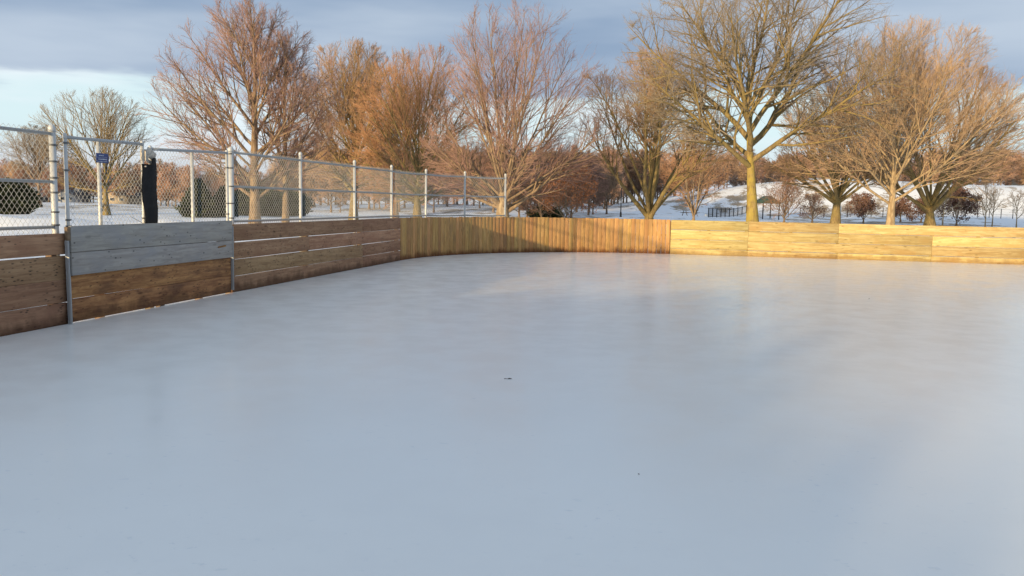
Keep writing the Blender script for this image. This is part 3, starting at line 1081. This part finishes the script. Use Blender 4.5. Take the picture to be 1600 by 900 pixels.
# two stout low-forked trees behind it
place_tree("bare_tree", "stout low-forked tree behind, just left of the tan fan-crowned tree", 1306, 57, 138, 1188, 1400, 4.6, 1.8, "olive", "brown",
           seed=19, b0=0.3, trunk_r=0.34, fork=1.8, lead=2.6, limbs=15, el0=30, el1=80, n2=14, n3=9, n4=9, twig_r=0.007, limb_r=0.4, **MAPLE)
place_tree("bare_tree", "stout low-forked tree behind, just right of the tan fan-crowned tree", 1454, 54, 108, 1325, 1618, 4.6, 1.8, "olive", "brown",
           seed=20, b0=0.3, trunk_r=0.40, fork=1.4, lead=2.2, limbs=17, el0=28, el1=80, n2=14, n3=9, n4=9, twig_r=0.007, limb_r=0.38, **MAPLE)
# grey tree seen over the gate
place_tree("bare_tree", "grey bare tree with two arching low limbs seen through the gate", 166, 66, 144, 62, 244, 5.4, 2.8, "olive", "grey",
           seed=22, trunk_r=0.27, fork=2.0, lead=3.4, limbs=12, el0=44, el1=84, n2=12, n3=7, n4=6, twig_r=0.006, limb_r=0.42, **MAPLE, extra=((1.7, 178, 14, .3), (1.8, 2, 16, .26)))
place_tree("bare_tree", "faint brown bare tree left of the grey arching tree", 62, 88, 200, 2, 124, 5.0, 3.4, "far", "grey",
           seed=23, trunk_r=0.22, fork=2.0, lead=4.6, limbs=13, el0=40, el1=82, n2=11, n3=8, n4=7, twig_r=0.009, limb_parts=False)
# slim multi-stem tree in the middle distance
place_tree("bare_tree", "slim many-stemmed tree between the olive vase tree and the yellow trunk", 1084, 74, 190, 1035, 1140, 4.2, 2.4, "brown", "rust",
           seed=24, trunk_r=0.16, fork=0.5, lead=1.0, limbs=10, el0=52, el1=82, n2=10, n3=7, n4=7, twig_r=0.008, limb_parts=False)

# ------------------------------------------------------------------ shrubs with leaves, evergreens
LEAF = {
    "oak": simple_mat("leaf_oak", (0.52, 0.20, 0.075), 0.7, 0, 0.35, 3, 0, 0.2),
    "dark": simple_mat("leaf_dark_red", (0.20, 0.115, 0.09), 0.8, 0, 0.3, 3, 0, 0.2),
    "green": simple_mat("foliage_dark_green", (0.045, 0.055, 0.026), 0.8, 0, 0.45, 4, 0, 0.2),
    "pine": simple_mat("foliage_brown_green", (0.10, 0.085, 0.04), 0.8, 0, 0.35, 3, 0, 0.2),
}


def leaf_cloud(g, pts, size):
    n = len(pts)
    d = unit(g.normal(0, 1, (n, 3)))
    e = unit(np.cross(d, g.normal(0, 1, (n, 3))))
    s = (size * g.uniform(0.6, 1.3, n))[:, None]
    v = np.stack([pts - d * s, pts + e * s * 0.55, pts + d * s, pts - e * s * 0.55], 1).reshape(-1, 3)
    q = np.arange(4 * n).reshape(n, 4)
    return v, q


def leafy_shrub(name, label, px, depth, top, xl, xr, leaf, twig, seed, per=3, size=0.07, group=None, **kw):
    H, c, r = crown_dims(px, depth, top, xl, xr, 1.4, 1.2)
    kk = dict(trunk_r=0.10, fork=0.3, lead=0.8, limbs=9, el0=35, el1=80, n2=10, n3=6, n4=5, twig_r=0.007)
    kk.update(kw)
    c = (c[0], 0, H * 0.42)
    r = (r[0], r[1], H * 0.58, H * 0.38)
    sk = make_tree(seed=seed, H=H, cen=c, rad=r, **kk)
    t = tree_obj(name, label, spot(px, depth), sk, "brown", twig, group, False, cat="shrub")
    g = np.random.default_rng(seed + 1)
    dp = sk["twigs"][0]
    base = np.repeat(dp[:, 1:].reshape(-1, 3), per, 0)
    MB().add(*leaf_cloud(g, base + g.normal(0, size, base.shape), size)).build("leaves", LEAF[leaf], t)
    return t


leafy_shrub("oak_shrub", "young oak holding orange leaves beyond the curved boards", 884, 70, 252, 836, 935, "oak", "rust", 31, 3, 0.075, n2=9, n3=5, n4=4)
leafy_shrub("leafy_shrub", "round dark red shrub left of the tan tree's trunk", 1350, 96, 306, 1328, 1372, "dark", "brown", 32, 3, 0.10, limbs=7, n2=8, n3=5, n4=4)
leafy_shrub("leafy_shrub", "widest dark red shrub right of the stout right-hand trunk", 1496, 92, 300, 1455, 1532, "dark", "brown", 33, 4, 0.10, limbs=9, n2=9, n3=5, n4=4)
leafy_shrub("leafy_shrub", "dark red shrub half hidden behind the stout right-hand trunk", 1440, 98, 312, 1420, 1470, "dark", "brown", 34, 3, 0.10, limbs=7, n2=8, n3=5, n4=4)
leafy_shrub("leafy_shrub", "small spiky reddish shrub right of the yellow trunk", 1270, 88, 302, 1252, 1288, "dark", "rust", 35, 1, 0.07, limbs=8, n2=7, n3=5, n4=4)
leafy_shrub("twiggy_shrub", "wide bare shrub with red twigs just right of the yellow trunk", 1226, 84, 280, 1188, 1262, "dark", "rust", 36, 1, 0.05, limbs=12, n2=9, n3=6, n4=5, el0=45)
leafy_shrub("leafy_shrub", "dark red shrub low beside the tan tree's trunk", 1408, 99, 312, 1393, 1422, "dark", "brown", 37, 3, 0.10, limbs=6, n2=7, n3=5, n4=4)
leafy_shrub("leafy_shrub", "small dark-twigged shrub left of the orange oak", 846, 78, 268, 812, 872, "dark", "rust", 38, 1, 0.06, limbs=9, n2=9, n3=6, n4=5)


def evergreen(name, label, px, depth, top, width_px, seed, mat="green", shape="cone", group=None, n=5200):
    b = spot(px, depth)
    H = at(px, top, depth).z - b.z
    rr = width_px / 2 * depth / FPX
    g = np.random.default_rng(seed)
    t = thing(name, label, "evergreen", b, 0, group)
    MB().tube([(0, 0, -0.1), (0, 0, H * 0.3), (0, 0, H * 0.9)], [0.09, 0.07, 0.015], 8).build("trunk", BK["far"], t, True)
    z = g.uniform(0.02, 1, n) ** 0.9
    if shape == "cone":
        prof = (1 - z) ** 0.85 * np.minimum(1, 0.55 + z * 3)
    else:
        prof = np.sqrt(np.maximum(0, 1 - (z * 1.9 - 0.85).clip(-1, 1) ** 2))
    az = g.uniform(0, 2 * np.pi, n)
    lob = 1 + 0.16 * np.sin(az * 5 + z * 9) + 0.14 * np.sin(az * 9 - z * 21) + 0.08 * np.sin(z * 37 + az * 3)
    rad = rr * prof * lob * g.uniform(0.5, 1.25, n) ** 0.7
    p = np.stack([np.cos(az) * rad, np.sin(az) * rad, z * H], -1)
    d = unit(np.stack([np.cos(az), np.sin(az), g.uniform(0.3, 1.4, n)], -1) + g.normal(0, 0.35, (n, 3)))
    e = unit(np.cross(d, g.normal(0, 1, (n, 3))))
    s = (0.21 * (rr / 0.9) * g.uniform(0.6, 1.3, n))[:, None]
    v = np.stack([p - d * s * 0.4 - e * s * 0.35, p - d * s * 0.4 + e * s * 0.35, p + d * s + e * s * 0.1, p + d * s - e * s * 0.1], 1).reshape(-1, 3)
    MB().add(v, np.arange(4 * n).reshape(n, 4)).build("foliage", LEAF[mat], t)
    return t


evergreen("evergreen_bush", "dark green evergreen bush at the photo's left edge behind the fence", 12, 62, 285, 62, 41, shape="round")
evergreen("arborvitae", "dark green pointed evergreen beside the second gate brace", 310, 64, 284, 52, 42)
evergreen("arborvitae", "dark green evergreen half behind the thick post after the gate", 350, 66, 294, 42, 43)
evergreen("evergreen_bush", "dark evergreen behind the plum-tinted tree's trunk", 402, 72, 300, 74, 44, shape="round")
evergreen("evergreen_bush", "dark evergreen behind the slimmer tree, left of the first long-run post", 452, 74, 302, 50, 45, shape="round")
evergreen("evergreen_bush", "low dark evergreen left of the orange oak's foot", 852, 82, 325, 40, 46, shape="round", n=2500)

# out-of-view arborvitae row by the left boards, added only to shade the near ice
row = []
for i in range(17):
    u = -3.2 - i * 1.5
    p = rk(u, -10.6 - 0.25 * hash01("a", i))
    p.z = float(ground_z(p.x, p.y))
    if i < 3:
        h = evergreen("arborvitae", "unseen arborvitae added beside the near left boards to shade the ice", 300, 40, 250, 60, 90 + i, n=6000, shape="round", group="arborvitae row added out of view to shade the near ice")
        fol = [c for c in h.children if c.name.startswith("foliage")][0].data.vertices
        row.append((h, max(v.co.z for v in fol), max(abs(v.co.x) for v in fol)))
        o = h
    else:
        o = copy_tree(row[i % 3][0])
    hh = 3.75 - 1.3 * max(0, 1 - i / 5) + 0.25 * (hash01("b", i) - 0.5)
    o.location = p
    o.rotation_euler = (0, 0, 6.28 * hash01("r", i))
    o.scale = (1.15 / row[i % 3][2], 1.15 / row[i % 3][2], hh / row[i % 3][1])

# ------------------------------------------------------------------ the far wood, tree by tree
def far_proto(seed, H, w_, dense=1.0):
    kw = dict(seed=seed, H=H, trunk_r=0.16, fork=H * 0.12, lead=H * 0.6, limbs=13, el0=28, el1=84, cen=(0, 0, H * 0.48), rad=(w_, w_, H * 0.52, H * 0.40),
              n2=9, n3=int(8 * dense), n4=7, twig_r=0.018, twig_len=(0.5, 1.1), l2=0.5, trop=(0.03, 0.05, 0.05, 0.05))
    return make_tree(**kw)


protos = []
for k in range(5):
    sk = far_proto(60 + k, 9.0 + 0.8 * k, 3.0 + 0.3 * (k % 3))
    protos.append(tree_obj("far_tree", "bare brown tree in the wood beyond the park", (0, 0, 0), sk, "far", "far", "trees of the far wood", False))
belt = []
g = np.random.default_rng(5)
# (px from, px to, depth from, depth to, top y from, top y to, how many)
for x0, x1, d0, d1, t0, t1, cnt, where in (
        (-40, 280, 128, 165, 248, 272, 40, "left of and behind the gate"), (250, 430, 110, 160, 255, 285, 18, "behind the pointed evergreens"), (440, 720, 100, 160, 226, 268, 34, "behind the long fence run"), (690, 960, 100, 160, 222, 262, 36, "behind the big maple and orange oak"),
        (940, 1180, 125, 185, 232, 266, 34, "behind the vase-shaped tree"), (1160, 1330, 160, 200, 232, 262, 26, "behind the pavilion"), (1300, 1640, 166, 215, 226, 266, 46, "on the snowy hilltop"), (800, 960, 84, 98, 240, 262, 9, "in the row just behind the orange oak")):
    for i in range(cnt):
        belt.append((x0 + (x1 - x0) * (i + g.uniform(0.1, 0.9)) / cnt, g.uniform(d0, d1), g.uniform(t0, t1), int(g.integers(0, 5)), g.uniform(0, 6.28), where))
used = set()
for px, dep, top, k, rz, where in belt:
    src = protos[k]
    if k in used: o = copy_tree(src)
    else:
        o = src
        used.add(k)
    b = spot(px, dep)
    s = max(0.3, (at(px, top, dep).z - b.z) / (9.0 + 0.8 * k))
    o.location = b - Vector((0, 0, 0.1))
    o.rotation_euler = (0, 0, rz)
    o.scale = (s * 1.15, s * 1.15, s)
    o["label"] = "bare brown tree of the far wood " + where

# ------------------------------------------------------------------ houses, pavilion, railings, lamps
M["siding"] = simple_mat("house_siding", (0.40, 0.41, 0.42), 0.8, 0, 0.08, 3)
M["siding2"] = simple_mat("house_siding_tan", (0.42, 0.34, 0.24), 0.8, 0, 0.1, 3)
M["shingle"] = simple_mat("roof_shingle", (0.11, 0.10, 0.10), 0.9, 0, 0.25, 8)
M["green_roof"] = simple_mat("green_roof", (0.05, 0.095, 0.065), 0.7, 0, 0.15, 5)
M["glass"] = simple_mat("window_glass", (0.03, 0.035, 0.04), 0.15, 0, 0.1, 3, 0, 0.6)
M["black_paint"] = simple_mat("black_paint", (0.03, 0.03, 0.032), 0.5, 0, 0.15, 8)
M["white_paint"] = simple_mat("white_paint", (0.78, 0.78, 0.76), 0.6, 0, 0.06, 8)
M["table_wood"] = simple_mat("table_wood", (0.2, 0.14, 0.09), 0.8, 0, 0.2, 8)


def house(name, label, px, depth, w_px, wall_top, ridge, wall_mat, roof_mat, rz=0.0, cols=3, group=None, dep=9.0):
    b = spot(px, depth)
    W = w_px * depth / FPX
    hw = at(px, wall_top, depth).z - b.z
    hr = at(px, ridge, depth).z - b.z
    t = thing(name, label, "house", b, rz, group)
    v = [(-W / 2, -dep / 2, -0.3), (W / 2, -dep / 2, -0.3), (W / 2, dep / 2, -0.3), (-W / 2, dep / 2, -0.3),
         (-W / 2, -dep / 2, hw), (W / 2, -dep / 2, hw), (W / 2, dep / 2, hw), (-W / 2, dep / 2, hw), (0, -dep / 2, hr - 0.1), (0, dep / 2, hr - 0.1)]
    MB().add(v, [(0, 1, 5, 4), (1, 2, 6, 5), (2, 3, 7, 6), (3, 0, 4, 7)], [(4, 5, 8), (6, 7, 9)]).build("wall", wall_mat, t)
    e = 0.4
    slope = (hr - hw) / (W / 2)
    rv = []
    for yy in (-dep / 2 - e, dep / 2 + e):
        for x, z in ((-W / 2 - e, hw - slope * e), (0, hr), (W / 2 + e, hw - slope * e), (W / 2 + e, hw - slope * e + 0.18), (0, hr + 0.18), (-W / 2 - e, hw - slope * e + 0.18)):
            rv.append((x, yy, z))
    q = [(0, 1, 7, 6), (1, 2, 8, 7), (2, 3, 9, 8), (3, 4, 10, 9), (4, 5, 11, 10), (5, 0, 6, 11), (0, 5, 4, 1), (1, 4, 3, 2), (6, 7, 10, 11), (7, 8, 9, 10)]
    rf = MB().add(rv, q).build("roof", roof_mat, t)
    MB().box((W * 0.22, 1, hr), (0.7, 0.7, 1.2)).build("chimney", wall_mat, rf)
    for i in range(cols):
        x = W * ((i + 0.5) / cols - 0.5)
        f = MB().box((x, -dep / 2 - 0.02, hw * 0.55), (W / cols * 0.5, 0.08, hw * 0.38)).build("window", M["white_paint"], t)
        MB().box((x, -dep / 2 - 0.05, hw * 0.55), (W / cols * 0.42, 0.06, hw * 0.31)).build("pane", M["glass"], f)
    return t


house("house", "pale grey gabled house seen through the fence left of the thick post", 60, 135, 26, 306, 294, M["siding"], M["siding"], 0.1, 2)
house("house", "low grey house between the hinge post and the blue sign's pole", 112, 138, 34, 305, 298, M["siding"], M["shingle"], 0.2, 3)
house("house", "low grey house right of the blue sign's pole", 196, 140, 40, 306, 299, M["siding2"], M["shingle"], 0.0, 3)
house("house", "small tan house on the far hilltop", 1590, 196, 26, 276, 264, M["siding2"], M["shingle"], -0.3, 2)
house("shed", "tiny dark shed on the hill crest behind the stout tree", 1507, 190, 9, 284, 280, M["black_paint"], M["shingle"], 0.0, 1, dep=3.0)

# green-roofed picnic pavilion
b = spot(1198, 103)
k = 103 / FPX
t = thing("picnic_pavilion", "green-roofed picnic pavilion just right of the yellow trunk", "pavilion", b)
W = 28 * k
hz, hr = at(1198, 316, 103).z - b.z, at(1198, 306, 103).z - b.z
hz, hr = max(hz, 1.2), max(hr, 2.2)
MB().add([(-W / 2, -2, hz), (W / 2, -2, hz), (W / 2, 2, hz), (-W / 2, 2, hz), (-W / 5, 0, hr), (W / 5, 0, hr), (-W / 2, -2, hz - 0.15), (W / 2, -2, hz - 0.15), (W / 2, 2, hz - 0.15), (-W / 2, 2, hz - 0.15)],
         [(0, 1, 5, 4), (2, 3, 4, 5), (6, 7, 1, 0), (7, 8, 2, 1), (8, 9, 3, 2), (9, 6, 0, 3), (9, 8, 7, 6)], [(1, 2, 5), (3, 0, 4)]).build("roof", M["green_roof"], t)
for x in (-0.44, 0.44):
    for y in (-1.7, 1.7):
        MB().tube([(x * W, y, -0.2), (x * W, y, hz - 0.1)], 0.07, 6).build("pillar", M["black_paint"], t)


def railing(label, pts_px, depth0, depth1, top_h, n, group):
    """dark metal railing: posts, two rails and balusters"""
    t = thing("railing", label, "railing", (0, 0, 0), 0, group)
    P = [spot(pts_px[0] + (pts_px[1] - pts_px[0]) * i / n, depth0 + (depth1 - depth0) * i / n) for i in range(n + 1)]
    for p in P:
        MB().box((p.x, p.y, p.z + top_h / 2), (0.08, 0.08, top_h + 0.1)).build("post", M["black_paint"], t)
    for h in (0.12, top_h - 0.04):
        MB().tube([p + Vector((0, 0, h)) for p in P], 0.035, 5).build("rail", M["black_paint"], t)
    for a, b in zip(P[:-1], P[1:]):
        m = MB()
        for j in range(1, 8):
            q = a + (b - a) * (j / 8)
            m.tube([q + Vector((0, 0, 0.12)), q + Vector((0, 0, top_h - 0.04))], 0.014, 4)
        m.build("balusters", M["black_paint"], t)
    return t


railing("slanting dark metal railing on the snow left of the yellow trunk", (1107, 1166), 98, 116, 1.1, 9, "dark railings in the park")
railing("low dark railing on the snow right of the yellow trunk", (1188, 1226), 130, 130, 0.7, 6, "dark railings in the park")

# thin post-and-wire fence below the hill
t = thing("wire_fence", "thin post and wire fence along the foot of the snowy hill", "fence", (0, 0, 0))
P = [spot(x, 109) for x in np.linspace(1232, 1620, 22)]
for p in P:
    MB().tube([p + Vector((0, 0, -0.1)), p + Vector((0, 0, 1.25))], 0.045, 6).build("post", M["black_paint"], t)
for h in (0.5, 1.15):
    MB().tube([p + Vector((0, 0, h)) for p in P], 0.012, 4).build("wire", M["black_paint"], t)


def lamp_post(label, px, depth, top):
    b = spot(px, depth)
    H = at(px, top, depth).z - b.z
    t = thing("lamp_post", label, "lamp post", b)
    MB().tube([(0, 0, -0.1), (0, 0, 0.5), (0, 0, 0.52), (0, 0, H - 0.5)], [0.11, 0.10, 0.06, 0.045], 8).build("pole", M["black_paint"], t, True)
    MB().tube([(0, 0, H - 0.5), (0, 0, H - 0.45), (0, 0, H - 0.1), (0, 0, H)], [0.10, 0.16, 0.26, 0.05], 8).build("lantern", M["siding2"], t, False)
    return t


lamp_post("black park lamp post left of the olive vase tree", 970, 88, 286)


def utility_post(label, px, depth, top, mat, r):
    b = spot(px, depth)
    H = at(px, top, depth).z - b.z
    t = thing("marker_post", label, "post", b)
    MB().tube([(0, 0, -0.1), (0, 0, H - 0.04), (0, 0, H)], [r, r, r * 0.6], 10).build("shaft", mat, t, True)
    MB().tube([(0, 0, -0.1), (0, 0, 0.06)], [r * 1.5, r * 1.5], 10).build("base", mat, t)
    return t


utility_post("white marker post beside the stout left-hand trunk", 1312, 86, 322, M["white_paint"], 0.14)
utility_post("short white post at the end of the slanting railing", 1104, 107, 333, M["white_paint"], 0.22)


def picnic_table(label, px, depth, rz):
    b = spot(px, depth)
    t = thing("picnic_table", label, "picnic table", b, rz)
    for y in (-0.3, -0.1, 0.1, 0.3):
        MB().box((0, y, 0.76), (1.9, 0.18, 0.05)).build("plank", M["table_wood"], t)
    for y in (-0.75, 0.75):
        MB().box((0, y, 0.45), (1.9, 0.26, 0.05)).build("bench", M["table_wood"], t)
    for x in (-0.7, 0.7):
        for s in (-1, 1):
            MB().tube([(x, s * 0.7, -0.05), (x, s * 0.2, 0.74)], 0.045, 5).build("leg", M["table_wood"], t)
        MB().box((x, 0, 0.41), (0.08, 1.7, 0.05)).build("crossbar", M["table_wood"], t)
    return t


picnic_table("dark picnic table on the snow beside the slim many-stemmed tree", 1078, 104, 0.3)

# saplings on the hill foot
for i, (px, dep, top, lab) in enumerate(((1541, 84, 262, "taller bare sapling on the snow near the photo's right edge"), (1552, 90, 296, "shorter bare sapling right of the taller one"),
                                         (1474, 70, 300, "thin pale sapling just right of the stout right-hand trunk"), (1590, 86, 300, "small bare sapling cut by the photo's right edge"))):
    place_tree("sapling", lab, px, dep, top, px - 24, px + 24, 1.9, 1.0, "pale", "tan", "saplings in front of the hill", False,
               seed=80 + i, trunk_r=0.07, fork=1.0, lead=2.6, limbs=7, el0=45, el1=78, n2=6, n3=4, n4=4, twig_r=0.008, limb_r=0.5)

# ------------------------------------------------------------------ bits on the ice
M["dead_leaf"] = simple_mat("dead_leaf", (0.06, 0.035, 0.02), 0.8, 0, 0.3, 40)


def ground_px(px, py):
    d = CR * ((px - 800) / FPX) - CU * ((py - 450) / FPX) + F_
    return Vector((0, 0, CAMH)) + d * (-CAMH / d.z)


def dead_leaf(label, px, py, size, rz, seed):
    g = np.random.default_rng(seed)
    o_pts = [(-1, 0), (-0.6, 0.25), (-0.35, 0.55), (-0.1, 0.25), (0.2, 0.6), (0.4, 0.2), (0.9, 0.12), (1.1, 0), (0.85, -0.15), (0.4, -0.2), (0.15, -0.55), (-0.1, -0.22), (-0.4, -0.5), (-0.6, -0.2)]
    v = [(0, 0, 0.35 * size)] + [(x * size, y * size, size * (0.04 + 0.5 * g.uniform() * (abs(y) > 0.3))) for x, y in o_pts]
    lo = [(x, y, max(0.001, z - 0.004)) for x, y, z in v]
    k = len(o_pts)
    tri = [(0, 1 + i, 1 + (i + 1) % k) for i in range(k)]
    tri += [(k + 1, k + 2 + (i + 1) % k, k + 2 + i) for i in range(k)]
    t = thing("dead_leaf", label, "leaf", ground_px(px, py), rz)
    MB().add(v + lo, None, tri).build("blade", M["dead_leaf"], t)
    MB().tube([(-size, 0, 0.003), (-1.5 * size, 0.15 * size, 0.005), (-1.9 * size, 0.1 * size, 0.004)], 0.0025, 5).build("stalk", M["dead_leaf"], t)


dead_leaf("curled dark dead leaf lying in the middle of the ice", 796, 592, 0.026, 0.3, 1)
dead_leaf("tiny dark leaf on the far ice before the end wall", 1358, 467, 0.02, 1.2, 2)
dead_leaf("tiny leaf crumb on the near ice right of centre", 999, 741, 0.006, 0.8, 3)
